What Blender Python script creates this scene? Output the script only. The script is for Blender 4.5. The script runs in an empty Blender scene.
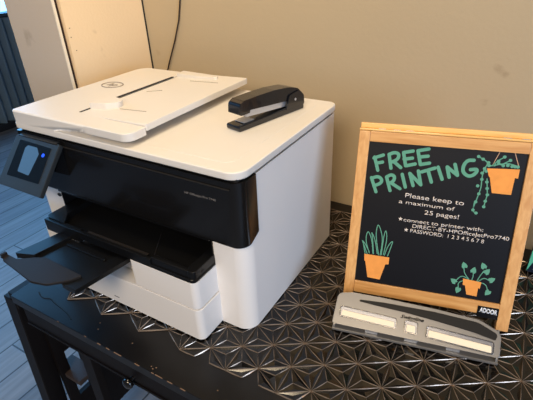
import bpy, bmesh, math, json, random
from mathutils import Vector, Matrix
random.seed(7)
COL = bpy.context.scene.collection
PI = math.pi

def s2l(c):
    return tuple(((v/255)/12.92 if v/255 <= .04045 else ((v/255+.055)/1.055)**2.4) for v in c)

def mat(name, rgb, rough=.5, metal=0., noise=0., nscale=20., bump=0., bscale=200., coat=0., spec=.5, emit=None, estr=0., trans=0.):
    m = bpy.data.materials.new(name); m.use_nodes = True
    nt = m.node_tree; b = nt.nodes['Principled BSDF']
    col = s2l(rgb)
    b.inputs['Base Color'].default_value = (*col, 1)
    b.inputs['Roughness'].default_value = rough
    b.inputs['Metallic'].default_value = metal
    b.inputs['Specular IOR Level'].default_value = spec
    b.inputs['Coat Weight'].default_value = coat
    b.inputs['Transmission Weight'].default_value = trans
    if emit:
        b.inputs['Emission Color'].default_value = (*s2l(emit), 1); b.inputs['Emission Strength'].default_value = estr
    tc = nt.nodes.new('ShaderNodeTexCoord')
    n = nt.nodes.new('ShaderNodeTexNoise'); n.inputs['Scale'].default_value = nscale; n.inputs['Detail'].default_value = 5
    nt.links.new(tc.outputs['Object'], n.inputs['Vector'])
    mx = nt.nodes.new('ShaderNodeMix'); mx.data_type = 'RGBA'
    k = max(noise, .01)
    mx.inputs[6].default_value = (*[c*(1-k) for c in col], 1); mx.inputs[7].default_value = (*[min(1, c*(1+k)) for c in col], 1)
    nt.links.new(n.outputs['Fac'], mx.inputs[0]); nt.links.new(mx.outputs[2], b.inputs['Base Color'])
    if bump:
        n2 = nt.nodes.new('ShaderNodeTexNoise'); n2.inputs['Scale'].default_value = bscale; n2.inputs['Detail'].default_value = 3
        nt.links.new(tc.outputs['Object'], n2.inputs['Vector'])
        bp = nt.nodes.new('ShaderNodeBump'); bp.inputs['Strength'].default_value = bump; bp.inputs['Distance'].default_value = .002
        nt.links.new(n2.outputs['Fac'], bp.inputs['Height']); nt.links.new(bp.outputs['Normal'], b.inputs['Normal'])
    return m

def wood(name, a, b_, axis=1, rough=.45, scale=9., stretch=14., coat=0.):
    m = bpy.data.materials.new(name); m.use_nodes = True
    nt = m.node_tree; b = nt.nodes['Principled BSDF']; b.inputs['Roughness'].default_value = rough; b.inputs['Coat Weight'].default_value = coat
    tc = nt.nodes.new('ShaderNodeTexCoord'); mp = nt.nodes.new('ShaderNodeMapping')
    sc = [stretch]*3; sc[axis] = 1.; mp.inputs['Scale'].default_value = sc
    nt.links.new(tc.outputs['Object'], mp.inputs['Vector'])
    n = nt.nodes.new('ShaderNodeTexNoise'); n.inputs['Scale'].default_value = scale; n.inputs['Detail'].default_value = 6; n.inputs['Distortion'].default_value = .6
    nt.links.new(mp.outputs['Vector'], n.inputs['Vector'])
    r = nt.nodes.new('ShaderNodeValToRGB'); r.color_ramp.elements[0].position = .3; r.color_ramp.elements[1].position = .72
    r.color_ramp.elements[0].color = (*s2l(a), 1); r.color_ramp.elements[1].color = (*s2l(b_), 1)
    nt.links.new(n.outputs['Fac'], r.inputs['Fac']); nt.links.new(r.outputs['Color'], b.inputs['Base Color'])
    return m

# ---------------------------------------------------------------- helpers
def link(name, bm, m, parent=None, smooth=40., M=None):
    me = bpy.data.meshes.new(name)
    if M is not None: bm.transform(M)
    bmesh.ops.recalc_face_normals(bm, faces=bm.faces[:])
    bm.to_mesh(me); bm.free()
    for mm in (m if isinstance(m, (list, tuple)) else [m]): me.materials.append(mm)
    if smooth:
        for p in me.polygons: p.use_smooth = True
        me.set_sharp_from_angle(angle=math.radians(smooth))
    o = bpy.data.objects.new(name, me); COL.objects.link(o)
    if parent: o.parent = parent
    if smooth:
        wn = o.modifiers.new('wn', 'WEIGHTED_NORMAL'); wn.keep_sharp = True; wn.weight = 80
    return o

def empty(name, label, cat, M=None):
    o = bpy.data.objects.new(name, None); COL.objects.link(o); o.empty_display_size = .05
    if M is not None: o.matrix_world = M
    o['label'] = label; o['category'] = cat
    return o

def tag(o, label, cat):
    o['label'] = label; o['category'] = cat; return o
def struct(o, label=None):
    o['kind'] = 'structure'
    return o

def box(bm, lo, hi, r=0., seg=2, pred=None, rot=None, at=None):
    c = [(a+b)/2 for a, b in zip(lo, hi)]; s = [abs(b-a) for a, b in zip(lo, hi)]
    M = Matrix.Translation(c) @ Matrix.Diagonal((*s, 1))
    t = bmesh.new(); bmesh.ops.create_cube(t, size=1, matrix=M)
    if r: bev(t, r, seg, pred)
    if rot is not None: t.transform(rot)
    merge(bm, t)

def merge(bm, t):
    me = bpy.data.meshes.new('tmp'); t.to_mesh(me); t.free(); bm.from_mesh(me); bpy.data.meshes.remove(me)

def bev(bm, r, seg=2, pred=None):
    es = []
    for e in bm.edges:
        if len(e.link_faces) == 2 and e.calc_face_angle(0) < .3: continue
        a, b = e.verts[0].co, e.verts[1].co
        if pred is None or pred((a+b)/2, (b-a).normalized()): es.append(e)
    if es: bmesh.ops.bevel(bm, geom=es, offset=r, offset_type='OFFSET', segments=seg, profile=.5, affect='EDGES', clamp_overlap=True)

def rounded(pts, radii, seg=6):
    """polygon with rounded corners -> list of 2-D points"""
    out = []; n = len(pts)
    for i in range(n):
        p = Vector(pts[i]); a = Vector(pts[i-1]); b = Vector(pts[(i+1) % n]); r = radii[i] if isinstance(radii, (list, tuple)) else radii
        if r <= 0: out.append(tuple(p)); continue
        u = (a-p).normalized(); v = (b-p).normalized(); ang = u.angle(v); d = r/math.tan(ang/2)
        d = min(d, (a-p).length*.49, (b-p).length*.49); rr = d*math.tan(ang/2)
        s = p+u*d; e = p+v*d; c = p+(u+v).normalized()*(rr/math.sin(ang/2))
        a0 = math.atan2(*(s-c).yx); a1 = math.atan2(*(e-c).yx); da = (a1-a0+PI) % (2*PI)-PI
        for k in range(seg+1):
            t = a0+da*k/seg; out.append((c.x+rr*math.cos(t), c.y+rr*math.sin(t)))
    return out

def prism(bm, pts, z0, z1, r=0., seg=2, M=None, pred=None):
    """extrude a 2-D outline from z0 to z1; M maps (u,v,w) to space"""
    t = bmesh.new()
    vs = [t.verts.new((p[0], p[1], z0)) for p in pts]
    f = t.faces.new(vs)
    g = bmesh.ops.extrude_face_region(t, geom=[f]); nv = [v for v in g['geom'] if isinstance(v, bmesh.types.BMVert)]
    bmesh.ops.translate(t, verts=nv, vec=(0, 0, z1-z0))
    bmesh.ops.recalc_face_normals(t, faces=t.faces[:])
    if r: bev(t, r, seg, pred)
    if M is not None: t.transform(M)
    merge(bm, t)

def tube(bm, pts, r, n=8):
    pts = [Vector(p) for p in pts]; rings = []
    for i, p in enumerate(pts):
        d = (pts[min(i+1, len(pts)-1)]-pts[max(i-1, 0)]).normalized()
        a = d.cross(Vector((0, 0, 1)));
        if a.length < .1: a = d.cross(Vector((1, 0, 0)))
        a.normalize(); b = d.cross(a)
        rings.append([bm.verts.new(p+(a*math.cos(2*PI*k/n)+b*math.sin(2*PI*k/n))*r) for k in range(n)])
    for A, B in zip(rings, rings[1:]):
        for k in range(n): bm.faces.new((A[k], A[(k+1) % n], B[(k+1) % n], B[k]))
    bm.faces.new(rings[0]); bm.faces.new(rings[-1][::-1])

def cyl(bm, p0, p1, r, n=16, r2=None):
    p0 = Vector(p0); p1 = Vector(p1); d = p1-p0
    M = Matrix.Translation((p0+p1)/2) @ d.to_track_quat('Z', 'Y').to_matrix().to_4x4()
    bmesh.ops.create_cone(bm, cap_ends=True, segments=n, radius1=r, radius2=r if r2 is None else r2, depth=d.length, matrix=M)

def cut(o, cutter_bm):
    me = bpy.data.meshes.new('c'); bmesh.ops.recalc_face_normals(cutter_bm, faces=cutter_bm.faces[:]); cutter_bm.to_mesh(me); cutter_bm.free()
    c = bpy.data.objects.new('c', me); COL.objects.link(c)
    md = o.modifiers.new('b', 'BOOLEAN'); md.operation = 'DIFFERENCE'; md.object = c; md.solver = 'EXACT'
    bpy.context.view_layer.update(); dg = bpy.context.evaluated_depsgraph_get()
    nm = bpy.data.meshes.new_from_object(o.evaluated_get(dg)); o.modifiers.clear(); o.data = nm
    for p in nm.polygons: p.use_smooth = True
    nm.set_sharp_from_angle(angle=math.radians(35))
    bpy.data.objects.remove(c)

def text(name, s, F, p0, p1, h, m, parent, depth=.0003, shear=0., w=None, bold=0., lift=.0002):
    """lettering on the plane of frame F (u,v,w), baseline from p0 to p1, capital height h"""
    cu = bpy.data.curves.new(name, 'FONT'); cu.body = s; cu.size = 1; cu.shear = shear; cu.extrude = 0; cu.offset = bold
    o = bpy.data.objects.new(name, cu); COL.objects.link(o); bpy.context.view_layer.update()
    me = bpy.data.meshes.new_from_object(o.evaluated_get(bpy.context.evaluated_depsgraph_get())); bpy.data.objects.remove(o)
    bm = bmesh.new(); bm.from_mesh(me)
    x0 = min(v.co.x for v in bm.verts); x1 = max(v.co.x for v in bm.verts)
    d = Vector((p1[0]-p0[0], p1[1]-p0[1])); L = d.length; a = math.atan2(d.y, d.x)
    S = Matrix.Diagonal((L/(x1-x0), h/.69, 1, 1)) @ Matrix.Translation((-x0, 0, 0))
    bm.transform(Matrix.Translation((p0[0], p0[1], lift)) @ Matrix.Rotation(a, 4, 'Z') @ S)
    g = bmesh.ops.extrude_face_region(bm, geom=bm.faces[:]); bmesh.ops.translate(bm, verts=[v for v in g['geom'] if isinstance(v, bmesh.types.BMVert)], vec=(0, 0, depth))
    return link(name, bm, m, parent, smooth=0, M=F)

def stroke(bm, pts, w, z0=.0001, z1=.0006, n=6):
    """one continuous flat chalk stroke with round ends in (u,v)"""
    P = [Vector(p) for p in pts]; Lf, Rt = [], []
    for i, p in enumerate(P):
        a = (p-P[i-1]).normalized() if i else (P[1]-p).normalized(); b = (P[i+1]-p).normalized() if i < len(P)-1 else a
        t = (a+b); t = t.normalized() if t.length > .2 else a; q = Vector((-t.y, t.x)); k = min(1.6, 1/max(.3, q.dot(Vector((-a.y, a.x)))))
        Lf.append(p+q*w/2*k); Rt.append(p-q*w/2*k)
    d0 = (P[0]-P[1]).normalized(); d1 = (P[-1]-P[-2]).normalized()
    cap = lambda c, d: [c+Matrix.Rotation(-PI/2+PI*k/6, 2)@d*w/2 for k in range(1, 6)]
    top = lambda q: bm.verts.new((q.x, q.y, z1))
    L_ = [top(q) for q in Lf]; R_ = [top(q) for q in Rt]
    for k in range(len(P)-1): bm.faces.new((R_[k], R_[k+1], L_[k+1], L_[k]))
    c1 = [top(q) for q in cap(P[-1], d1)]; c0 = [top(q) for q in cap(P[0], d0)]
    bm.faces.new([R_[-1]]+c1+[L_[-1]]); bm.faces.new([L_[0]]+c0+[R_[0]])
    ring = R_+c1+L_[::-1]+c0
    lo = [bm.verts.new((v.co.x, v.co.y, z0)) for v in ring]
    for k in range(len(ring)): bm.faces.new((ring[k], lo[k], lo[(k+1) % len(ring)], ring[(k+1) % len(ring)]))

def chaikin(P, k=2):
    for _ in range(k):
        Q = [P[0]]
        for a, b in zip(P, P[1:]):
            Q.append((a[0]*.75+b[0]*.25, a[1]*.75+b[1]*.25)); Q.append((a[0]*.25+b[0]*.75, a[1]*.25+b[1]*.75))
        Q.append(P[-1]); P = Q
    return P

# ---------------------------------------------------------------- materials
WHITE = mat('white plastic', (238, 234, 230), .38, bump=.03, bscale=900)
WHITE2 = mat('white tray plastic', (232, 228, 224), .42, bump=.03, bscale=900)
LIDM = mat('lid plastic', (226, 221, 214), .45, bump=.05, bscale=1200)
SEAM = mat('dark seam', (22, 20, 20), .7)
GLOSSB = mat('gloss black plastic', (16, 15, 15), .2, coat=.15)
SATB = mat('satin black plastic', (12, 12, 13), .34, spec=.38)
FLAP = mat('charcoal plastic', (30, 26, 25), .6, spec=.25)
PANELG = mat('panel grey plastic', (36, 40, 43), .5, spec=.35)
SCREEN = mat('screen glass', (16, 26, 38), .12, coat=.5)
TBLK = mat('worn black paint', (12, 11, 12), .3, spec=.38, noise=.35, nscale=30, bump=.06, bscale=60)
TFRONT = mat('dark brown black paint', (15, 10, 9), .5, spec=.2, noise=.3, nscale=12, bump=.1, bscale=40)
CHIP = mat('bare chipped wood', (118, 92, 70), .8, noise=.2)
MATM = mat('bronze black vinyl', (9, 7, 6), .16, noise=.3, nscale=60)
MATR = mat('bronze ridge', (166, 149, 133), .24, metal=.6, noise=.3, nscale=80)
PINE = wood('light varnished wood', (205, 148, 88), (232, 182, 120), axis=2, rough=.38, scale=10, coat=.2)
PINEH = wood('light varnished wood rail', (200, 142, 80), (228, 176, 112), axis=0, rough=.38, scale=10, coat=.2)
CAPW = wood('yellow wood', (225, 172, 96), (244, 200, 128), axis=0, rough=.35, scale=9, coat=.2)
BOARD = mat('chalkboard', (9, 11, 19), .5, spec=.25, noise=.15, nscale=6)
TEAL = mat('teal chalk ink', (92, 158, 134), .8, noise=.12, nscale=90)
CHALK = mat('white chalk ink', (226, 216, 208), .8)
ORANGE = mat('orange chalk ink', (238, 156, 74), .8, noise=.18, nscale=60)
STRING = mat('beige ink', (196, 158, 128), .8)
SILVER = mat('brushed silver', (128, 126, 124), .36, metal=.45, noise=.06, nscale=40)
CHROME = mat('chrome', (208, 206, 204), .12, metal=1.)
STEEL = mat('steel', (196, 200, 208), .32, metal=.7)
CREAM = mat('cream pad', (240, 226, 200), .55)
RUBB = mat('black rubber', (10, 9, 9), .55, spec=.3)
STBLK = mat('stapler black', (13, 16, 23), .22, coat=.35)
LETTER = mat('grey print', (120, 116, 112), .5)
NAVY = mat('navy print', (18, 30, 52), .4)
DTEAL = mat('dark teal print', (16, 120, 118), .4)
MINT = mat('mint print', (96, 200, 170), .4)

def wall_mat(name, rgb, k=.06, spots=True, bump=.25):
    m = mat(name, rgb, .75, noise=k, nscale=2.2, bump=bump, bscale=120)
    nt = m.node_tree; b = nt.nodes['Principled BSDF']
    if spots:
        src = b.inputs['Base Color'].links[0].from_socket
        v = nt.nodes.new('ShaderNodeTexNoise'); v.inputs['Scale'].default_value = 9; v.inputs['Detail'].default_value = 8
        nt.links.new(nt.nodes['Texture Coordinate'].outputs['Object'], v.inputs['Vector'])
        r = nt.nodes.new('ShaderNodeValToRGB'); r.color_ramp.elements[0].position = .25; r.color_ramp.elements[1].position = .33
        r.color_ramp.elements[0].color = (.75, .72, .68, 1); r.color_ramp.elements[1].color = (1, 1, 1, 1)
        nt.links.new(v.outputs['Fac'], r.inputs['Fac'])
        x = nt.nodes.new('ShaderNodeMix'); x.data_type = 'RGBA'; x.blend_type = 'MULTIPLY'; x.inputs[0].default_value = 1
        nt.links.new(src, x.inputs[6]); nt.links.new(r.outputs['Color'], x.inputs[7]); nt.links.new(x.outputs[2], b.inputs['Base Color'])
    return m
WALL = wall_mat('tan painted wall', (180, 163, 134))
PARTW = wall_mat('warm side wall', (246, 218, 176), .03)
ENDW = wall_mat('grey end wall', (204, 186, 164), .03)
WIN = 6.0
LAMPS = [('ceiling_lamp', (.5, -2.0, 1.75), (0, .3, .1), 1.0, 48, (1, .80, .56)),
         ('ceiling_lamp_near', (-.1, .0, 1.85), (-.2, .3, .2), .4, 15, (1, .80, .54)),
         ('window_daylight', (2.4, -1.2, .7), (0, .2, .1), 1.1, 44, (.55, .72, 1))]
WCOL = (.8, .85, 1.0); WSTR = .11
EXPO = 0.0
MARKS_JSON = '''{"title": [[[0.0331, 0.3197], [0.0417, 0.2946]], [[0.0319, 0.3176], [0.0488, 0.3249]], [[0.0373, 0.308], [0.0489, 0.3113]], [[0.0592, 0.327], [0.0657, 0.3009]], [[0.0592, 0.327], [0.0689, 0.3323], [0.0779, 0.3292], [0.076, 0.3185], [0.0644, 0.3124]], [[0.0688, 0.3146], [0.0834, 0.304]], [[0.0852, 0.3331], [0.0918, 0.3082]], [[0.0852, 0.3331], [0.1019, 0.3373]], [[0.0874, 0.3206], [0.1022, 0.3239]], [[0.0918, 0.3082], [0.1086, 0.3134]], [[0.1104, 0.3386], [0.1178, 0.3133]], [[0.1104, 0.3386], [0.129, 0.3436]], [[0.1136, 0.3269], [0.1293, 0.3302]], [[0.1178, 0.3133], [0.1335, 0.3176]], [[0.0313, 0.2789], [0.0429, 0.2518]], [[0.0323, 0.2779], [0.043, 0.2831], [0.0517, 0.2778], [0.0503, 0.2696], [0.0375, 0.2632]], [[0.0595, 0.2832], [0.069, 0.2572]], [[0.0595, 0.2832], [0.0679, 0.2893], [0.075, 0.2853], [0.0731, 0.2756], [0.0637, 0.2706]], [[0.069, 0.2727], [0.0867, 0.2632]], [[0.0876, 0.2914], [0.0962, 0.2673]], [[0.1011, 0.2945], [0.11, 0.2717]], [[0.1011, 0.2945], [0.1235, 0.2749]], [[0.1159, 0.3008], [0.1235, 0.2749]], [[0.122, 0.2997], [0.1442, 0.3092]], [[0.1326, 0.304], [0.1415, 0.2821]], [[0.1495, 0.3114], [0.1594, 0.2894]], [[0.1651, 0.3134], [0.171, 0.2946]], [[0.1651, 0.3134], [0.1846, 0.2997]], [[0.1777, 0.3195], [0.1846, 0.2997]], [[0.2082, 0.33], [0.198, 0.3292], [0.1922, 0.3197], [0.1923, 0.3071], [0.202, 0.2997], [0.2105, 0.3019], [0.216, 0.3092], [0.2155, 0.3146], [0.2051, 0.3125]]], "string": [[[0.2486, 0.35], [0.2395, 0.3227]], [[0.2721, 0.3499], [0.2819, 0.326]]], "vine": [[[0.2149, 0.3375], [0.2229, 0.3334], [0.2327, 0.328], [0.2279, 0.3166], [0.2262, 0.3062], [0.2265, 0.2957], [0.2276, 0.282], [0.2257, 0.2695], [0.2226, 0.2538], [0.2196, 0.2382]], [[0.2348, 0.2986], [0.2378, 0.2819], [0.24, 0.2694], [0.2384, 0.2571], [0.2375, 0.2464]], [[0.2375, 0.3228], [0.2489, 0.3258], [0.2637, 0.3302], [0.2807, 0.3258]], [[0.2407, 0.3229], [0.2465, 0.3324], [0.2561, 0.3396]], [[0.2531, 0.3259], [0.2659, 0.3342]], [[0.2205, 0.2518], [0.2203, 0.2359], [0.2254, 0.233]]], "dots": [[[0.2149, 0.3375]], [[0.2229, 0.3334]], [[0.2327, 0.328]], [[0.2279, 0.3166]], [[0.2253, 0.3082]], [[0.2265, 0.2967]], [[0.2215, 0.284]], [[0.2257, 0.2695]], [[0.2226, 0.2538]], [[0.2355, 0.2926]], [[0.2378, 0.281]], [[0.24, 0.2694]], [[0.2384, 0.2571]], [[0.2375, 0.2464]], [[0.2429, 0.325]], [[0.2492, 0.328]], [[0.2571, 0.3405]], [[0.2484, 0.3322]], [[0.2671, 0.3353]], [[0.2645, 0.326]], [[0.2766, 0.3248]], [[0.2715, 0.3249]], [[0.2807, 0.3248]], [[0.2572, 0.3249]], [[0.2344, 0.3228]], [[0.2315, 0.3122]], [[0.2205, 0.2381]], [[0.2264, 0.233]]], "pot": [[[0.232, 0.3175], [0.2846, 0.3208], [0.2845, 0.304], [0.2794, 0.305], [0.2783, 0.2736], [0.2465, 0.2737], [0.2391, 0.3018], [0.2372, 0.3029]], [[0.0341, 0.1211], [0.0834, 0.1211], [0.0834, 0.1065], [0.0774, 0.1056], [0.0698, 0.071], [0.0453, 0.0721], [0.0373, 0.1066], [0.0354, 0.1067]], [[0.2237, 0.1012], [0.2564, 0.0992], [0.2555, 0.0856], [0.2526, 0.0868], [0.2524, 0.0691], [0.234, 0.0701], [0.2291, 0.0878], [0.2249, 0.0888]]], "leaf": [[[0.0394, 0.1223], [0.0286, 0.1453], [0.0269, 0.1495], [0.0325, 0.1441], [0.0428, 0.1275]], [[0.0436, 0.1242], [0.033, 0.1504], [0.0355, 0.1733], [0.0456, 0.1545], [0.0508, 0.1244]], [[0.0518, 0.1243], [0.0468, 0.1567], [0.0426, 0.1712], [0.0519, 0.1547], [0.0591, 0.1254]], [[0.0555, 0.1494], [0.0518, 0.1693], [0.0541, 0.191], [0.0657, 0.1629], [0.0663, 0.141], [0.0651, 0.1233]], [[0.0673, 0.1244], [0.0676, 0.1599], [0.0699, 0.1797], [0.0749, 0.161], [0.0714, 0.1254]], [[0.0734, 0.1243], [0.0779, 0.1453], [0.087, 0.1589], [0.0837, 0.142], [0.0795, 0.1233]], [[0.0555, 0.1494], [0.062, 0.1232]], [[0.0286, 0.1472], [0.0353, 0.1223]]], "stem": [[[0.2341, 0.1014], [0.22, 0.1075], [0.212, 0.0951]], [[0.2392, 0.1004], [0.2408, 0.1108], [0.2384, 0.1192]], [[0.2484, 0.1004], [0.252, 0.1116], [0.257, 0.1223]], [[0.2503, 0.0993], [0.2593, 0.1098], [0.2702, 0.1046]], [[0.2341, 0.1014], [0.2246, 0.1119], [0.2221, 0.1223]], [[0.2533, 0.0982], [0.2644, 0.0971], [0.2698, 0.0846]], [[0.2288, 0.0993], [0.2159, 0.092], [0.2182, 0.0804]]], "heart": [[[0.2223, 0.1273]], [[0.2393, 0.1201]], [[0.2555, 0.1316]], [[0.2621, 0.1213]], [[0.2724, 0.1066]], [[0.2706, 0.0814]], [[0.2087, 0.0928]], [[0.218, 0.0772]]]}'''
# ================================================================ the room
FZ = -.75
def floor_mat():
    m = bpy.data.materials.new('grey wood planks'); m.use_nodes = True; nt = m.node_tree; b = nt.nodes['Principled BSDF']
    b.inputs['Roughness'].default_value = .42
    tc = nt.nodes.new('ShaderNodeTexCoord'); mp = nt.nodes.new('ShaderNodeMapping'); mp.inputs['Rotation'].default_value = (0, 0, PI/2)
    mp.inputs['Location'].default_value = (.05, .055, 0)
    nt.links.new(tc.outputs['Object'], mp.inputs['Vector'])
    br = nt.nodes.new('ShaderNodeTexBrick'); br.inputs['Scale'].default_value = 1; br.inputs['Brick Width'].default_value = 1.2; br.inputs['Row Height'].default_value = .135
    br.inputs['Mortar Size'].default_value = .0035; br.offset = .37; br.inputs['Color1'].default_value = (*s2l((118, 124, 132)), 1); br.inputs['Color2'].default_value = (*s2l((142, 146, 152)), 1)
    br.inputs['Mortar'].default_value = (*s2l((52, 54, 58)), 1); br.inputs['Bias'].default_value = 0
    nt.links.new(mp.outputs['Vector'], br.inputs['Vector'])
    mp2 = nt.nodes.new('ShaderNodeMapping'); mp2.inputs['Scale'].default_value = (14, 1.2, 1); nt.links.new(tc.outputs['Object'], mp2.inputs['Vector'])
    n = nt.nodes.new('ShaderNodeTexNoise'); n.inputs['Scale'].default_value = 3; n.inputs['Detail'].default_value = 7; nt.links.new(mp2.outputs['Vector'], n.inputs['Vector'])
    r = nt.nodes.new('ShaderNodeValToRGB'); r.color_ramp.elements[0].position = .3; r.color_ramp.elements[1].position = .7
    r.color_ramp.elements[0].color = (.62, .62, .64, 1); r.color_ramp.elements[1].color = (1, 1, 1, 1); nt.links.new(n.outputs['Fac'], r.inputs['Fac'])
    x = nt.nodes.new('ShaderNodeMix'); x.data_type = 'RGBA'; x.blend_type = 'MULTIPLY'; x.inputs[0].default_value = 1
    nt.links.new(br.outputs['Color'], x.inputs[6]); nt.links.new(r.outputs['Color'], x.inputs[7]); nt.links.new(x.outputs[2], b.inputs['Base Color'])
    return m
bm = bmesh.new(); box(bm, (-4.0, -3, FZ-.05), (3, 3.2, FZ)); struct(link('floor', bm, floor_mat(), smooth=0))
RW = Matrix.Translation((0, .577, 0)) @ Matrix.Rotation(math.atan(.05), 4, 'Z')
bm = bmesh.new(); box(bm, (-.90, 0, FZ), (3, .12, 2.6)); struct(link('wall_back', bm, WALL, smooth=0, M=RW))
# partition returning from the back wall towards the viewer
bm = bmesh.new(); box(bm, (-.895, .262, FZ), (-.69, .545, 2.6))
wl = struct(link('wall_left', bm, PARTW, smooth=0))
NH = mat('nail hole', (96, 66, 46), .8)
for (y, z) in ((.272, .50), (.270, .478), (.277, .444)):
    bm = bmesh.new(); cyl(bm, (-.6895, y, z), (-.690, y, z), .0013, 8); link('nail_hole', bm, NH, wl, 0)
bm = bmesh.new(); box(bm, (-.89, .249, FZ), (-.702, .262, 2.6)); struct(link('trim_1', bm, mat('gap brown', (52, 30, 18), .9), smooth=0))
bm = bmesh.new(); box(bm, (-.893, .243, FZ), (-.696, .249, 2.6)); struct(link('wall_end', bm, ENDW, smooth=0))
bm = bmesh.new(); box(bm, (-.696, .242, FZ), (-.6925, .249, 2.6)); struct(link('trim_2', bm, mat('corner bead', (246, 232, 206), .5), smooth=0))
bm = bmesh.new(); box(bm, (-.6905, .538, .0), (-.688, .5435, 2.6)); struct(link('trim_3', bm, SEAM, smooth=0))
# far side of the room: corrugated sheet below a window
XF = -3.82
bm = bmesh.new(); box(bm, (XF-.15, -3, FZ), (XF-.02, 3.2, .20)); box(bm, (XF-.15, -3, 2.45), (XF-.02, 3.2, 2.7)); box(bm, (XF-.15, -3, .2), (XF-.02, -1.3, 2.45)); box(bm, (XF-.15, 2.8, .2), (XF-.02, 3.2, 2.45))
struct(link('wall_far', bm, mat('slate wall', (70, 84, 100), .7), smooth=0))
bm = bmesh.new(); pts = []; n = 76
for i in range(n*6+1):
    y = -3+6.15*i/(n*6); pts.append((y, .034*math.sin(2*PI*i/6)))
pts2 = pts+[(p[0], p[1]-.004) for p in pts[::-1]]
M = Matrix(((0, 1, 0, XF+.02), (1, 0, 0, 0), (0, 0, 1, 0), (0, 0, 0, 1)))
t = bmesh.new()
lo = [t.verts.new((p[0], p[1], FZ+.03)) for p in pts]; hi = [t.verts.new((p[0], p[1], .19)) for p in pts]
lo2 = [t.verts.new((p[0], p[1]-.004, FZ+.03)) for p in pts]; hi2 = [t.verts.new((p[0], p[1]-.004, .19)) for p in pts]
for i in range(len(pts)-1):
    t.faces.new((lo[i], lo[i+1], hi[i+1], hi[i])); t.faces.new((lo2[i], hi2[i], hi2[i+1], lo2[i+1])); t.faces.new((hi[i], hi[i+1], hi2[i+1], hi2[i])); t.faces.new((lo[i], lo2[i], lo2[i+1], lo[i+1]))
struct(link('trim_4', t, mat('blue corrugated sheet', (120, 146, 168), .5, metal=.0, noise=.3, nscale=3), M=M, smooth=60))
bm = bmesh.new(); box(bm, (XF-.02, -3, FZ), (XF+.06, 3.2, FZ+.06), .004); struct(link('baseboard_far', bm, mat('dark base', (30, 36, 46), .5), smooth=0))
bm = bmesh.new()
for y in (-1.3, .05, 1.4, 2.74): box(bm, (XF-.12, y, .2), (XF+.0, y+.06, 2.45))
box(bm, (XF-.12, -1.3, .2), (XF+.03, 2.8, .225)); box(bm, (XF-.12, -1.3, 2.4), (XF, 2.8, 2.45))
struct(link('window_1', bm, mat('window frame', (60, 78, 96), .5), smooth=0))
bm = bmesh.new(); box(bm, (XF-.14, -1.24, .2), (XF-.13, 2.74, 2.42))
pane = struct(link('window_2', bm, mat('daylit sky', (20, 20, 20), 1, emit=(105, 176, 236), estr=WIN), smooth=0))

# ================================================================ table
tb = empty('console_table', 'black painted wooden console table with worn edges under the printer', 'table', Matrix.Translation((0, .2, FZ)))
TI = Matrix.Translation((0, -.2, -FZ))
def tlink(name, bm, m, **k): return link(name, bm, m, tb, M=TI, **k)
bm = bmesh.new(); box(bm, (-.549, -.157, -.022), (1.1, .562, 0), .0015, 2); tt = tlink('table_top', bm, TBLK)
# chips along the front edge
for x, w in ((-.237, .010), (-.215, .02), (-.16, .012), (-.118, .006), (-.109, .018), (-.08, .012), (-.05, .012), (-.262, .01), (-.30, .006), (-.385, .006)):
    bm = bmesh.new(); box(bm, (x, -.1577, -.0018), (x+w, -.1562, .0002), .0004, 1); link('paint_chip', bm, CHIP, tt, 0, M=TI)
for x, y in ((-.128, -.148), (-.122, -.151), (-.118, -.146), (-.30, -.118), (-.29, -.132), (-.2, -.125), (.01, -.13)):
    bm = bmesh.new(); box(bm, (x, y, -.0001), (x+.0025, y+.002, .0002)); link('paint_chip', bm, CHIP, tt, 0, M=TI)
bm = bmesh.new()
pts = [(-.50, -.118), (-.475, -.128), (-.455, -.118), (-.44, -.124), (-.405, -.128), (-.375, -.134), (-.36, -.14)]
tube(bm, [(x, y, .0002) for x, y in chaikin(pts)], .0012, 6); link('paint_crack', bm, mat('crack', (8, 8, 9), .8), tt, 0, M=TI)
bm = bmesh.new(); box(bm, (-.535, -.148, -.082), (1.08, -.13, -.022), .001); box(bm, (-.535, -.151, -.087), (1.08, -.128, -.080), .0015)
box(bm, (-.56, .53, -.08), (1.08, .55, -.022)); tlink('apron', bm, TFRONT)
dr = None
bm = bmesh.new(); cyl(bm, (-.19, -.148, -.070), (-.19, -.158, -.070), .005); t = bmesh.new(); bmesh.ops.create_uvsphere(t, u_segments=20, v_segments=12, radius=.0125, matrix=Matrix.Translation((-.19, -.163, -.070)) @ Matrix.Diagonal((1, .65, 1, 1))); merge(bm, t)
tlink('knob', bm, mat('black knob', (14, 12, 12), .2, coat=.5))
def leg(x, y, dx, dy=0):
    bm = bmesh.new(); w = .044
    t = bmesh.new(); bmesh.ops.create_cube(t, size=1, matrix=Matrix.Diagonal((w, w*1.1, .727, 1)) @ Matrix.Translation((0, 0, .5)))
    for v in t.verts:
        k = (.727-v.co.z)/.727; v.co.x += dx*k; v.co.y += dy*k
    bev(t, .002, 1); merge(bm, t)
    o = link('leg', bm, TFRONT, tb, M=Matrix.Translation((x, y-.2, 0))); return o
leg(-.575, -.128, -.085); leg(-.575, .52, -.085); leg(1.04, -.125, 0); leg(1.04, .52, 0)
bm = bmesh.new(); box(bm, (-.572, -.15, -.05), (-.55, .54, -.004), .001); tlink('side_rail', bm, TFRONT)
bm = bmesh.new()
box(bm, (-.575, -.112, -.70), (-.560, -.086, -.02)); box(bm, (-.575, -.0865, -.262), (-.560, -.044, -.02)); box(bm, (-.575, -.0445, -.60), (-.560, .53, -.02)); box(bm, (-.575, -.0865, -.70), (-.560, -.044, -.44))
tlink('side_panel', bm, TFRONT)
bm = bmesh.new(); box(bm, (-.60, -.105, -.345), (-.50, -.05, -.330), .002); tlink('cross_rail', bm, mat('worn rail', (58, 48, 44), .5))
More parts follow.
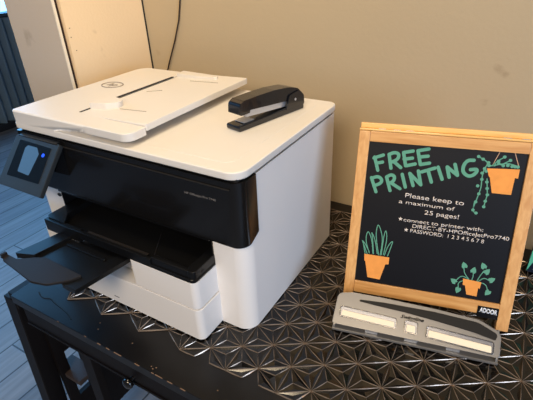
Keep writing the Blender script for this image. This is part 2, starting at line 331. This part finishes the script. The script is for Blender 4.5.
bm = bmesh.new(); box(bm, (-.36, -.148, -.60), (-.325, -.130, -.086), .002); tlink('front_stile', bm, TFRONT)
bm = bmesh.new(); box(bm, (-.555, .40, -.62), (1.04, .52, -.60), .002); tlink('shelf', bm, TFRONT)
bm = bmesh.new(); box(bm, (-.555, .525, -.62), (1.04, .54, -.02)); tlink('back_panel', bm, TFRONT)

# ================================================================ patterned mat on the table
S_, TH, OX, OY = .06037, .5572, -.0054, .0317
def node(i, j):
    x = (i+.5*j)*S_; y = -j*S_*.8660254
    return (OX+math.cos(TH)*x-math.sin(TH)*y, OY+math.sin(TH)*x+math.cos(TH)*y)
bm = bmesh.new(); ridges = {}; thirds = []
for i in range(-34, 36):
    for j in range(-34, 36):
        for tri in (((i, j), (i+1, j), (i, j+1)), ((i+1, j), (i+1, j-1), (i, j))):
            P = [node(*q) for q in tri]; c = (sum(p[0] for p in P)/3, sum(p[1] for p in P)/3)
            if not (-.52 < c[0] < .95 and -.12 < c[1] < .60): continue
            for a in range(3):
                A, B = P[a], P[(a+1) % 3]; g = ((A[0]+B[0]+c[0])/3, (A[1]+B[1]+c[1])/3)
                if g[1] < -.083 or g[1] > .507 or g[0] < -.46 or g[0] > .9: continue
                thirds.append((A, B, c))
                for p, q in ((A, B), (B, c), (c, A)):
                    k = tuple(sorted(((round(p[0], 4), round(p[1], 4)), (round(q[0], 4), round(q[1], 4))))); ridges[k] = ridges.get(k, 0)+1
for A, B, c in thirds:
    g = ((A[0]+B[0]+c[0])/3, (A[1]+B[1]+c[1])/3)
    vb = [bm.verts.new((p[0], p[1], .0020)) for p in (A, B, c)]; m_ = bm.verts.new((*g, .0005))
    for a in range(3): bm.faces.new((vb[a], vb[(a+1) % 3], m_)).material_index = 0
for (p, q), cnt in ridges.items():
    p = Vector(p); q = Vector(q); d = (q-p); L = d.length; u = d/L; n = Vector((-u.y, u.x)); w = .00115
    h = .0033
    for a, b, w0, w1 in ((0, .5, w*.6, w*1.25), (.5, 1, w*1.25, w*.6)):
        X = p+d*a; Y = p+d*b
        v = [bm.verts.new((*(X+n*w0), .0008)), bm.verts.new((*(X-n*w0), .0008)), bm.verts.new((*X, h)), bm.verts.new((*(Y+n*w1), .0008)), bm.verts.new((*(Y-n*w1), .0008)), bm.verts.new((*Y, h))]
        for f in ((0, 3, 5, 2), (1, 2, 5, 4)): bm.faces.new([v[k] for k in f]).material_index = 1
me = bpy.data.meshes.new('table_mat'); bm.to_mesh(me); bm.free(); me.materials.append(MATM); me.materials.append(MATR)
o = bpy.data.objects.new('table_mat', me); COL.objects.link(o); tag(o, 'glossy dark bronze table mat embossed with a geometric star pattern', 'table mat')

# ================================================================ printer
pr = empty('printer', 'white and glossy black office inkjet printer with control screen on black table', 'printer')
Z0 = .0035
def pl(name, bm, m, parent=pr, **k): return link(name, bm, m, parent, **k)
vert = lambda c, d: abs(d.z) > .9
bm = bmesh.new()
box(bm, (-.578, .11, Z0), (-.03, .396, .3360))
box(bm, (-.57, .04, .2), (-.03, .13, .3360))
prism(bm, rounded([(-.0785, .008), (-.004, .008), (-.004, .3965), (-.0785, .3965)], [.003, .030, .01, 0], 8), Z0, .336)
prism(bm, rounded([(-.578, .008), (-.500, .008), (-.500, .2), (-.578, .2)], [.012, .003, 0, 0]), Z0, .336)
pl('body', bm, WHITE)
bm = bmesh.new(); box(bm, (-.574, .006, .330), (-.010, .390, .344)); pl('lid_gap', bm, SEAM)
bm = bmesh.new(); prism(bm, [(-.515+.006*math.cos(a*PI/4), .19+.004*math.sin(a*PI/4)) for a in range(8)], 0, .003, M=Matrix(((1, 0, 0, .004), (0, 0, -1, .0085), (0, 1, 0, .0), (0, 0, 0, 1)))); pl('port_hole', bm, SEAM)
# black front panel wrapping round the right corner
bm = bmesh.new()
out = rounded([(-.583, -.002), (-.0005, -.002), (-.0005, .049), (-.583, .049)], [.004, .026, 0, 0], 10)
prism(bm, out, .2085, .3385, .004, 3, pred=lambda c, d: abs(d.z) < .3 and c.z < .25)
def pinch(bm):
    for v in bm.verts:
        if v.co.z < .235 and v.co.y > .03: v.co.z += .012*((v.co.y-.03)/.019)**2
pinch(bm); fp = pl('front_panel', bm, GLOSSB)
bm = bmesh.new(); box(bm, (-.575, -.0045, .326), (-.02, -.002, .3275)); pl('panel_line', bm, mat('panel line', (40, 38, 36), .3), fp)
FF = Matrix(((1, 0, 0, 0), (0, 0, -1, -.0022), (0, 1, 0, 0), (0, 0, 0, 1)))
text('lettering', 'HP OfficeJet Pro 7740', FF, (-.117, .2975), (-.050, .2985), .0042, LETTER, fp)
# bay behind the output slot
bm = bmesh.new(); box(bm, (-.500, .095, .145), (-.0785, .11, .212)); box(bm, (-.500, .0, .2055), (-.0785, .10, .2095)); box(bm, (-.0795, .006, .147), (-.0775, .10, .2095)); box(bm, (-.501, .006, .147), (-.499, .1, .2095)); pl('output_bay', bm, SATB)
# paper trays
front = lambda c, d: c.y < 0
bm = bmesh.new(); prism(bm, rounded([(-.500, -.0563), (-.385, -.0563), (-.370, -.024), (-.262, -.024), (-.236, -.0563), (-.0745, -.0563), (-.0775, .11), (-.500, .11)], [.01, .004, .006, .006, .008, .014, 0, 0]), .0825, .1465, .002, 2); pl('upper_paper_tray', bm, WHITE2)
bm = bmesh.new(); prism(bm, rounded([(-.500, -.057), (-.0735, -.057), (-.0735, .11), (-.500, .11)], [.012, .014, 0, 0]), Z0+.001, .0812, .002, 2); lt = pl('lower_paper_tray', bm, WHITE2)
bm = bmesh.new(); box(bm, (-.314, -.0578, .020), (-.299, -.0568, .0225), .0004, 1); pl('tray_mark', bm, LETTER, lt)
# output tray with rim
bm = bmesh.new()
prism(bm, rounded([(-.492, -.056), (-.0755, -.0575), (-.0755, .1), (-.492, .1)], [.012, .010, 0, 0]), .1475, .156, .001, 1)
prism(bm, rounded([(-.090, -.055), (-.0755, -.055), (-.0755, .1), (-.097, .1), (-.097, -.04)], [0, .01, 0, 0, 0]), .15, .172, .002, 2)
prism(bm, rounded([(-.492, -.050), (-.43, -.050), (-.455, -.02), (-.47, .1), (-.492, .1)], [.012, .002, 0, 0, 0]), .15, .170, .002, 2)
box(bm, (-.18, -.0545, .15), (-.085, -.042, .171), .003, 2)
box(bm, (-.397, -.058, .152), (-.178, -.050, .1685), .0015, 2)
box(bm, (-.49, -.0575, .1385), (-.38, -.044, .167), .002, 2)
ot = pl('output_tray', bm, SATB)
bm = bmesh.new(); box(bm, (-.37, -.046, .156), (-.20, -.036, .1605), .0015, 2); cyl(bm, (-.23, .03, .1565), (-.19, -.035, .1565), .0008, 6); pl('tray_ridge', bm, FLAP, ot)
bm = bmesh.new(); prism(bm, [(-.085+.0035*math.cos(a*PI/4), .16+.0035*math.sin(a*PI/4)) for a in range(8)], 0, .0012, M=Matrix(((0, 0, 1, -.0757), (1, 0, 0, .055), (0, 1, 0, 0), (0, 0, 0, 1)))); pl('tray_catch', bm, SEAM, ot)
# pulled-out extension
bm = bmesh.new()
prism(bm, rounded([(-.430, -.13), (-.262, -.13), (-.238, -.0), (-.430, -.0)], .003), .132, .138, .001, 1)
prism(bm, rounded([(-.300, -.166), (-.262, -.166), (-.236, -.0), (-.262, .0), (-.285, -.12)], .002), .133, .1425, .001, 1)
prism(bm, rounded([(-.466, -.150), (-.424, -.135), (-.404, -.02), (-.440, -.03)], .002), .132, .1445, .001, 1)
box(bm, (-.40, -.078, .137), (-.285, -.072, .1415), .001, 1)
box(bm, (-.41, -.03, .137), (-.255, -.02, .146), .001, 1)
ex = pl('tray_extension', bm, SATB)
bm = bmesh.new()
t = bmesh.new(); prism(t, rounded([(-.478, -.160), (-.464, -.176), (-.352, -.191), (-.318, -.182), (-.290, -.154), (-.280, -.134), (-.39, -.130), (-.412, -.141), (-.440, -.161)], [.002, .004, .03, .02, .01, .002, .004, .006, .01], 4), .1415, .1465, .001, 1)
merge(bm, t); box(bm, (-.478, -.172, .1415), (-.471, -.160, .152), .001)
pl('paper_stop', bm, FLAP, ex)
bm = bmesh.new(); cyl(bm, (-.289, -.140, .142), (-.289, -.140, .144), .002, 10); pl('rivet', bm, CHROME, ex)
# control panel
x0, wd, z0, h_, ti = -.5705, .143, .3345, .113, .72
CP = Matrix.Translation((x0, -.010, z0)) @ Matrix(((1, 0, 0, 0), (0, math.sin(ti), -math.cos(ti), 0), (0, math.cos(ti), math.sin(ti), 0), (0, 0, 0, 1)))
# local: u right, v up along the face (0 at top, negative down), w out of the face
bm = bmesh.new(); prism(bm, rounded([(0, -h_), (wd, -h_), (wd, 0), (0, 0)], .003), -.010, 0, .0015, 2); cpn = pl('control_panel', bm, PANELG, M=CP)
bm = bmesh.new(); prism(bm, [(-.012, .306), (-.012, .334), (-.004, .336), (.01, .336), (.01, .25), (-.03, .28)], x0+.01, x0+wd-.01, M=Matrix(((0, 0, 1, 0), (1, 0, 0, 0), (0, 1, 0, 0), (0, 0, 0, 1)))); pl('hinge_arm', bm, SATB)
bm = bmesh.new(); prism(bm, rounded([(.020, -.090), (.125, -.088), (.123, -.012), (.020, -.010)], .002), 0, .0008); sc = pl('touch_screen', bm, SCREEN, cpn, M=CP)
bm = bmesh.new(); prism(bm, rounded([(.050, -.076), (.088, -.078), (.094, -.030), (.082, -.018), (.052, -.018), (.046, -.024)], .003), .0009, .0012)
pl('screen_image', bm, mat('lit screen blue', (20, 30, 40), .4, emit=(86, 124, 160), estr=.5), sc, M=CP, smooth=0)
bm = bmesh.new(); prism(bm, [(.108+.004*math.cos(a*PI/6), -.030+.004*math.sin(a*PI/6)) for a in range(12)], .0009, .0014)
pl('indicator_light', bm, mat('blue light', (10, 20, 80), .4, emit=(30, 80, 255), estr=1.6), sc, M=CP, smooth=0)
# scanner lid and document feeder
top = lambda c, d: abs(d.z) < .3 and c.z > .35
bm = bmesh.new(); prism(bm, rounded([(-.584, -.001), (0, -.001), (0, .4), (-.584, .4)], [.008, .030, .022, .02], 8), .3425, .357, .0025, 3, pred=lambda c, d: abs(d.z) < .3); lid = pl('scanner_lid', bm, LIDM)
bm = bmesh.new(); prism(bm, rounded([(-.215, .028), (-.035, .028), (-.035, .365), (-.215, .365)], [0, .02, .01, 0]), .3568, .3576, .0003, 1); pl('lid_inset', bm, LIDM, lid)
bm = bmesh.new(); prism(bm, rounded([(-.583, -.0008), (-.345, -.0008), (-.345, .12), (-.43, .13), (-.43, .398), (-.583, .398)], [.010, .004, .004, .01, .01, .03], 8), .352, .3835, .003, 3, pred=lambda c, d: abs(d.z) < .3 and c.z > .37)
fd = pl('feeder_cover', bm, LIDM)
t = bmesh.new(); bmesh.ops.create_uvsphere(t, u_segments=40, v_segments=20, radius=1, matrix=Matrix.Translation((-.345, -.004, .3585)) @ Matrix.Diagonal((.105, .026, .0115, 1))); cut(fd, t)
# raised lower guard at the front of the feeder
bm = bmesh.new()
prism(bm, rounded([(-.350, -.0008), (-.236, -.0008), (-.236, .046), (-.350, .046)], [0, .020, .002, 0], 8), .3675, .3838, .003, 3, pred=lambda c, d: abs(d.z) < .3)
pl('feeder_guard', bm, LIDM)
# input tray, tilted up to the right
t = bmesh.new(); prism(t, rounded([(-.425, .047), (-.236, .047), (-.236, .398), (-.425, .398)], [0, .003, .006, 0]), .3685, .3825, .002, 2)
for v in t.verts: v.co.z += (v.co.x+.425)*.030
bm = bmesh.new(); merge(bm, t); box(bm, (-.43, .05, .356), (-.36, .398, .374)); it = pl('document_tray', bm, LIDM)
bm = bmesh.new(); box(bm, (-.4335, .128, .3835), (-.4255, .346, .3842)); pl('feed_slot', bm, SEAM, it)
bm = bmesh.new(); prism(bm, rounded([(-.424, .076), (-.385, .086), (-.365, .106), (-.372, .124), (-.424, .134)], [.003, .015, .01, .01, .003]), .380, .3965, .0045, 4)
pl('paper_guide', bm, LIDM, it)
bm = bmesh.new(); prism(bm, rounded([(-.424, .352), (-.36, .352), (-.30, .362), (-.31, .376), (-.424, .384)], [.003, .01, .008, .01, .003]), .380, .3915, .003, 3)
pl('paper_guide', bm, LIDM, it)
bm = bmesh.new(); box(bm, (-.427, .052, .3832), (-.4215, .080, .3842)); pl('feed_slot', bm, SEAM, it)
GREYL = mat('grey emboss', (150, 140, 128), .6)
bm = bmesh.new()
tube(bm, [(-.521+.029*math.cos(a*PI/16), .228+.022*math.sin(a*PI/16), .3838) for a in range(33)], .0016, 6); lg = pl('logo', bm, GREYL, fd)
FT = Matrix.Translation((0, 0, .3836))
text('lettering', 'hp', FT, (-.536, .222), (-.506, .222), .019, GREYL, lg, shear=.3, depth=.0004)
for (a, b) in (((-.36, .10), (-.29, .105)), ((-.36, .33), (-.28, .335)), ((-.40, .22), (-.37, .24))):
    bm = bmesh.new(); z = lambda x: .3826+(x+.425)*.030
    tube(bm, [(a[0], a[1], z(a[0])), (b[0], b[1], z(b[0]))], .0009, 6); pl('guide_mark', bm, GREYL, it)

# ================================================================ stapler
d = Vector((.053, .206, 0)).normalized()
SM = Matrix.Translation((-.129+.012, .155, .3578)) @ Matrix.Rotation(math.atan2(d.y, d.x), 4, 'Z')
SS = Matrix.Diagonal((.885, 1, .95, 1))
st = empty('stapler', 'black desktop stapler lying on the white printer lid', 'stapler', SM)
XZ = Matrix(((1, 0, 0, 0), (0, 0, -1, 0), (0, 1, 0, 0), (0, 0, 0, 1)))   # profile (t,z) extruded across
def sl(name, bm, m, parent=st, M=None): return link(name, bm, m, parent, M=SS)
bm = bmesh.new(); prism(bm, rounded([(0, 0), (.212, 0), (.212, .012), (.15, .014), (.0, .0115)], [.004, .002, .004, .01, .005]), -.019, .019, .003, 2, M=XZ, pred=lambda c, d: True)
sl('base', bm, STBLK)
bm = bmesh.new(); box(bm, (.02, -.013, .0125), (.052, .013, .0142), .0006, 1); sl('anvil_plate', bm, STEEL)
bm = bmesh.new(); prism(bm, rounded([(.030, .0235), (.170, .0150), (.180, .026), (.030, .046)], .001), -.0120, .0120, .0008, 1, M=XZ); sl('magazine', bm, STEEL)
bm = bmesh.new(); prism(bm, rounded([(.006, .034), (.012, .0315), (.036, .032), (.038, .0375), (.14, .030), (.20, .022), (.208, .034), (.196, .049), (.165, .0575), (.115, .0615), (.06, .0615), (.02, .0600), (.008, .0545)],
      [.002, .001, .001, .001, .01, .003, .02, .03, .05, .05, .05, .01, .01]), -.0165, .0165, .0042, 4, M=XZ, pred=lambda c, d: c.z > .045 and abs(d.y) < .3 or c.x < .02)
sl('handle', bm, STBLK)
bm = bmesh.new()
for s in (-1, 1): prism(bm, rounded([(.148, .010), (.213, .010), (.211, .032), (.195, .046), (.16, .040)], [.002, .004, .012, .012, .006]), -.0015, .0015, .001, 1, M=Matrix.Translation((0, s*.0185, 0)) @ XZ)
sl('side_bracket', bm, STBLK)
bm = bmesh.new(); cyl(bm, (.180, -.0205, .028), (.180, .0205, .028), .003, 12); sl('hinge_pin', bm, STEEL)

# ================================================================ chalkboard sign
yaw, tilt = .227, .2934
SG = Matrix.Translation((.1216, .1664, 0)) @ Matrix.Rotation(yaw, 4, 'Z')
sg = empty('chalkboard_sign', 'wood framed A-frame chalkboard sign with hand-lettered free printing notice', 'sign', SG)
PT = Matrix.Rotation(-tilt, 4, 'X') @ XZ       # (u, v, w): w>0 faces the viewer
def gl(name, bm, m, parent=sg, M=PT, **k): return link(name, bm, m, parent, M=M, **k)
T0, T1 = -.013, 0.
bm = bmesh.new(); box(bm, (.0, .0078, T0), (.0206, .369, T1), .0015, 2); gl('stile', bm, PINE)
bm = bmesh.new(); box(bm, (.2946, .0078, T0), (.3165, .369, T1), .0015, 2); gl('stile', bm, PINE)
bm = bmesh.new(); box(bm, (.0206, .349, T0), (.2946, .369, T1), .0012, 2); gl('top_rail', bm, PINEH)
bm = bmesh.new(); box(bm, (.0206, .0365, T0), (.2946, .0617, T1), .0012, 2); gl('bottom_rail', bm, PINEH)
bm = bmesh.new(); box(bm, (.0190, .060, -.009), (.296, .351, -.004)); bd = gl('board', bm, BOARD, smooth=0)
FB = PT @ Matrix.Translation((0, 0, -.004))
# rear frame of the A-frame, hinged at the top
RT = Matrix.Translation((0, .1065+.012, .3685*math.cos(tilt))) 
bm = bmesh.new(); RB = PT @ Matrix.Translation((0, .369, T0-.002)) @ Matrix.Rotation(2*tilt, 4, 'X')
box(bm, (0, -.360, -.012), (.0206, .0, 0), .0012); box(bm, (.2946, -.360, -.012), (.3165, .0, 0), .0012); box(bm, (.0206, -.34, -.012), (.2946, -.315, 0), .0012)
box(bm, (.019, -.32, -.009), (.296, -.02, -.005)); gl('rear_frame', bm, PINEH, M=RB)
bm = bmesh.new(); box(bm, (-.0005, .3695, -.027), (.317, .3735, -.0005), .001); box(bm, (.0005, .3735, -.027), (.316, .3835, -.014), .0012); cap = gl('top_cap', bm, CAPW)
for u in (.035, .062, .085, .25, .28):
    bm = bmesh.new(); box(bm, (u, .3735, -.0075), (u+.013, .3745, -.003), .0003, 1); gl('hinge_plate', bm, STEEL, cap)
MARKS = json.loads(MARKS_JSON)
def marks(name, k, w, m, smooth=2, zz=(.0001, .0006)):
    bm = bmesh.new()
    for i, P in enumerate(MARKS[k]): stroke(bm, chaikin([tuple(p) for p in P], smooth) if len(P) > 2 else P, w, zz[0], zz[1]+.00008*(i % 5))
    return gl(name, bm, m, bd, M=FB, smooth=0)
marks('heading_lettering', 'title', .0062, TEAL)
for P in MARKS['string']:
    bm = bmesh.new(); stroke(bm, P, .0012); gl('hanger_string', bm, STRING, bd, M=FB, smooth=0)
marks('vine_drawing', 'vine', .0018, TEAL)
bm = bmesh.new()
for i, (q,) in enumerate(MARKS['dots']):
    r = .0030; prism(bm, [(q[0]+r*math.cos(a*PI/5), q[1]+r*.95*math.sin(a*PI/5)) for a in range(10)], .0001, .0008+.00001*(i % 5))
gl('vine_leaves_drawing', bm, TEAL, bd, M=FB, smooth=0)
for P in MARKS['pot']:
    bm = bmesh.new(); prism(bm, P, .0002, .0009); gl('flower_pot_drawing', bm, ORANGE, bd, M=FB, smooth=0)
marks('spiky_plant_drawing', 'leaf', .0016, TEAL)
marks('stem_drawing', 'stem', .0015, TEAL)
for i, (q,) in enumerate(MARKS['heart']):
    bm = bmesh.new()
    a0 = (.4, -.2, .5, -.6, -.9, 2.6, 1.0, 2.9)[i]; H = [(0, 1.2), (-.55, .5), (-.8, -.2), (-.5, -.75), (0, -.5), (.5, -.75), (.8, -.2), (.55, .5)]; r = .0068
    prism(bm, [(q[0]+r*(x*math.cos(a0)-y*math.sin(a0)), q[1]+r*(x*math.sin(a0)+y*math.cos(a0))) for x, y in H], .0002, .0009+.00001*i)
    gl('leaf_drawing', bm, TEAL, bd, M=FB, smooth=0)
def line(s, a, b, h): text('lettering', s, SIGNF, a, b, h, CHALK, bd, bold=.002)
SIGNF = FB
line('Please keep to', (.098, .2475), (.2035, .2444), .0088); line('a maximum of', (.0879, .2349), (.1893, .2318), .0072); line('25 pages!', (.1372, .2184), (.1986, .2172), .0082)
line('connect to printer with:', (.1009, .1994), (.2438, .1987), .0072); line('DIRECT-BY-HPOfficeJetPro7740', (.1187, .189), (.289, .1879), .0072); line('PASSWORD:  1 2 3 4 5 6 7 8', (.116, .1790), (.2483, .1765), .0072)
bm = bmesh.new()
for cx, cy in ((.0951, .2036), (.1082, .183)):
    prism(bm, [(cx+(.0042 if k % 2 == 0 else .0018)*math.sin(k*PI/5), cy+(.0042 if k % 2 == 0 else .0018)*math.cos(k*PI/5)) for k in range(10)], .0001, .0007)
gl('star_bullet', bm, CHALK, bd, M=FB, smooth=0)
bm = bmesh.new(); box(bm, (.257, .0300, .0), (.2945, .0530, .0012), .0003, 1); sk = gl('maker_sticker', bm, mat('sticker black', (14, 14, 16), .3))
FS = PT @ Matrix.Translation((0, 0, .0013)); text('lettering', 'ADOOR', FS, (.2605, .0415), (.292, .0400), .0088, mat('sticker white', (226, 232, 240), .5), sk, bold=.05)

# ================================================================ hole punch
HP = Matrix.Translation((.13, .093, .0035)) @ Matrix.Rotation(.204, 4, 'Z')
hp = empty('hole_punch', 'silver three-hole punch with cream finger windows in front of the sign', 'hole punch', HP)
def hl(name, bm, m, parent=hp, **k): return link(name, bm, m, parent, **k)
L = .298
bm = bmesh.new(); box(bm, (.0, -.002, 0), (L, .068, .006), .0015, 2); hl('base', bm, SILVER)
bm = bmesh.new(); box(bm, (.004, .010, .006), (L-.004, .060, .0165), .001, 1); hl('punch_bed', bm, mat('dark bed', (58, 60, 64), .4))
for x in (.075, .148, .222):
    bm = bmesh.new(); box(bm, (x-.012, .003, .006), (x+.012, .012, .016), .001, 1); hl('punch_block', bm, STEEL)
f = math.radians(42)
HM = Matrix.Translation((0, 0, .0165)) @ Matrix.Rotation(f, 4, 'X')     # (u, v, w) w out of the sloping face
face = rounded([(-.001, .0), (L, .0), (L+.001, .044), (.262, .060), (.184, .0645), (.09, .0665), (.03, .066), (.002, .060)], [.004, .004, .016, .04, .1, .1, .03, .012], 6)
body_o = rounded([(.0, .001), (L-.001, .001), (L-.001, .043), (.262, .059), (.184, .0635), (.09, .0655), (.03, .065), (.003, .059)], [.004, .004, .016, .04, .1, .1, .03, .012], 6)
bm = bmesh.new(); prism(bm, face, -.004, .0006, .0012, 2); hd = hl('handle', bm, SILVER, M=HM)
for x in (.002, L-.005):
    bm = bmesh.new(); prism(bm, [(.0, .006), (.062, .006), (.064, .02), (.040, .046), (.003, .0155)], 0, .003, M=Matrix(((0, 0, 1, x), (1, 0, 0, 0), (0, 1, 0, 0), (0, 0, 0, 1))))
    hl('side_cheek', bm, SILVER)
bm = bmesh.new(); prism(bm, rounded([(.02, .0525), (.075, .0490), (.13, .0468), (.186, .0425), (.25, .036), (.289, .029), (.2935, .040), (.260, .0545), (.184, .0585), (.09, .0575)], [.002, .05, .05, .05, .05, .003, .01, .03, .05, .05]), .0004, .0022, .0005, 1); hl('grip_strip', bm, RUBB, hd, M=HM)
# finger windows: raised bright bezel, cream pad
def win(a, b, v0, v1, k):
    dv = -k*(b-a)
    o_ = rounded([(a, v0), (b, v0+dv), (b, v1+dv), (a, v1)], .004, 5); 
    bm = bmesh.new()
    P = [(p[0], p[1], .0014) for p in o_]; P.append(P[0]); tube(bm, P, .0011, 6)
    w_ = hl('window_bezel', bm, CHROME, hd, M=HM)
    bm = bmesh.new(); prism(bm, rounded([(a+.001, v0+.001), (b-.001, v0+.001+dv), (b-.001, v1-.001+dv), (a+.001, v1-.001)], .0035), .0004, .0009); hl('window_recess', bm, mat('recess grey', (150, 152, 160), .25, metal=.6), w_, M=HM)
    bm = bmesh.new(); prism(bm, rounded([(a+.003, v0+.0015), (b-.003, v0+.0015+dv), (b-.004, v1-.0075+dv), (a+.004, v1-.0075)], .002), .0008, .0045, .001, 2); hl('finger_pad', bm, CREAM, w_, M=HM)
win(.012, .119, .0165, .036, .03); win(.134, .157, .0115, .0335, .03); win(.173, .287, .0100, .0310, .05)
text('lettering', 'Swingline', HM @ Matrix.Translation((0, 0, .0007)), (.1245, .0358), (.167, .0358), .0062, RUBB, hd, shear=.45, bold=.03, lift=.0004)

# ================================================================ leaflet box behind the sign, wall cable
BX = Matrix.Translation((.446, .462, .0)) @ Matrix.Rotation(math.radians(-4), 4, 'Z')
bk = empty('leaflet_box', 'navy and teal printed box standing right of the sign by the wall', 'box', BX)
bm = bmesh.new(); box(bm, (0, 0, .0035), (.12, .05, .21), .001, 1); link('carton', bm, NAVY, bk)
FX = Matrix(((1, 0, 0, 0), (0, 0, -1, 0), (0, 1, 0, 0), (0, 0, 0, 1)))
bm = bmesh.new(); prism(bm, [(.001, .006), (.014, .05), (.001, .062)], .0, .0006); link('mint_shape', bm, MINT, bk, 0, M=FX)
bm = bmesh.new(); prism(bm, [(.05, .2), (.11, .2), (.08, .12)], 0, .0006); link('mint_shape', bm, MINT, bk, 0, M=FX)
bm = bmesh.new(); prism(bm, [(.001, .0625), (.014, .0505), (.05, .12), (.04, .205), (.001, .205)], .0, .0006); link('teal_shape', bm, DTEAL, bk, 0, M=FX)
text('lettering', 'N', FX, (.013, .012), (.021, .012), .010, CHALK, bk)
bm = bmesh.new()
cp = [(-.50, .5445, .95), (-.527, .545, .65), (-.545, .546, .54), (-.558, .545, .487), (-.582, .544, .43), (-.612, .542, .369), (-.626, .541, .338), (-.63, .54, .2), (-.6, .535, .03)]
tube(bm, [(x, y-.003, z) for x, y, z in cp], .0022, 8)
tag(link('power_cable', bm, mat('dark cable', (46, 34, 26), .5)), 'thin dark cable hanging down the tan wall behind the printer', 'cable')

# ================================================================ light
def area(name, loc, target, size, power, rgb, shape='RECTANGLE', sy=None):
    l = bpy.data.lights.new(name, 'AREA'); l.shape = shape; l.size = size; l.size_y = sy or size; l.energy = power; l.color = rgb
    o = bpy.data.objects.new(name, l); COL.objects.link(o); o.location = loc
    o.rotation_euler = (Vector(target)-Vector(loc)).to_track_quat('-Z', 'Y').to_euler(); return o
for a in LAMPS: area(*a)
w = bpy.data.worlds.new('w'); bpy.context.scene.world = w; w.use_nodes = True
w.node_tree.nodes['Background'].inputs[0].default_value = (*WCOL, 1); w.node_tree.nodes['Background'].inputs[1].default_value = WSTR

# ================================================================ camera
f_, a, b, c, X, Y, Z = 441.15092, 0.55292, 0.52533, -0.04298, 0.35789, -0.50203, 0.66766
ca, sa, cb, sb = math.cos(a), math.sin(a), math.cos(b), math.sin(b)
fw = Vector((-sa*cb, ca*cb, -sb)); rt = Vector((ca, sa, 0)); up = rt.cross(fw)
r2 = rt*math.cos(c)+up*math.sin(c); u2 = -rt*math.sin(c)+up*math.cos(c)
cam = bpy.data.cameras.new('camera'); cam.sensor_width = 36; cam.sensor_fit = 'HORIZONTAL'; cam.lens = f_*36/533; cam.clip_start = .02
co = bpy.data.objects.new('camera', cam); COL.objects.link(co)
R = Matrix((r2, u2, -fw)).transposed().to_4x4(); co.matrix_world = Matrix.Translation((X, Y, Z)) @ R
sc_ = bpy.context.scene; sc_.camera = co
sc_.view_settings.view_transform = 'Standard'; sc_.view_settings.look = 'None'; sc_.view_settings.gamma = 1; sc_.view_settings.use_curve_mapping = False
sc_.view_settings.exposure = EXPO
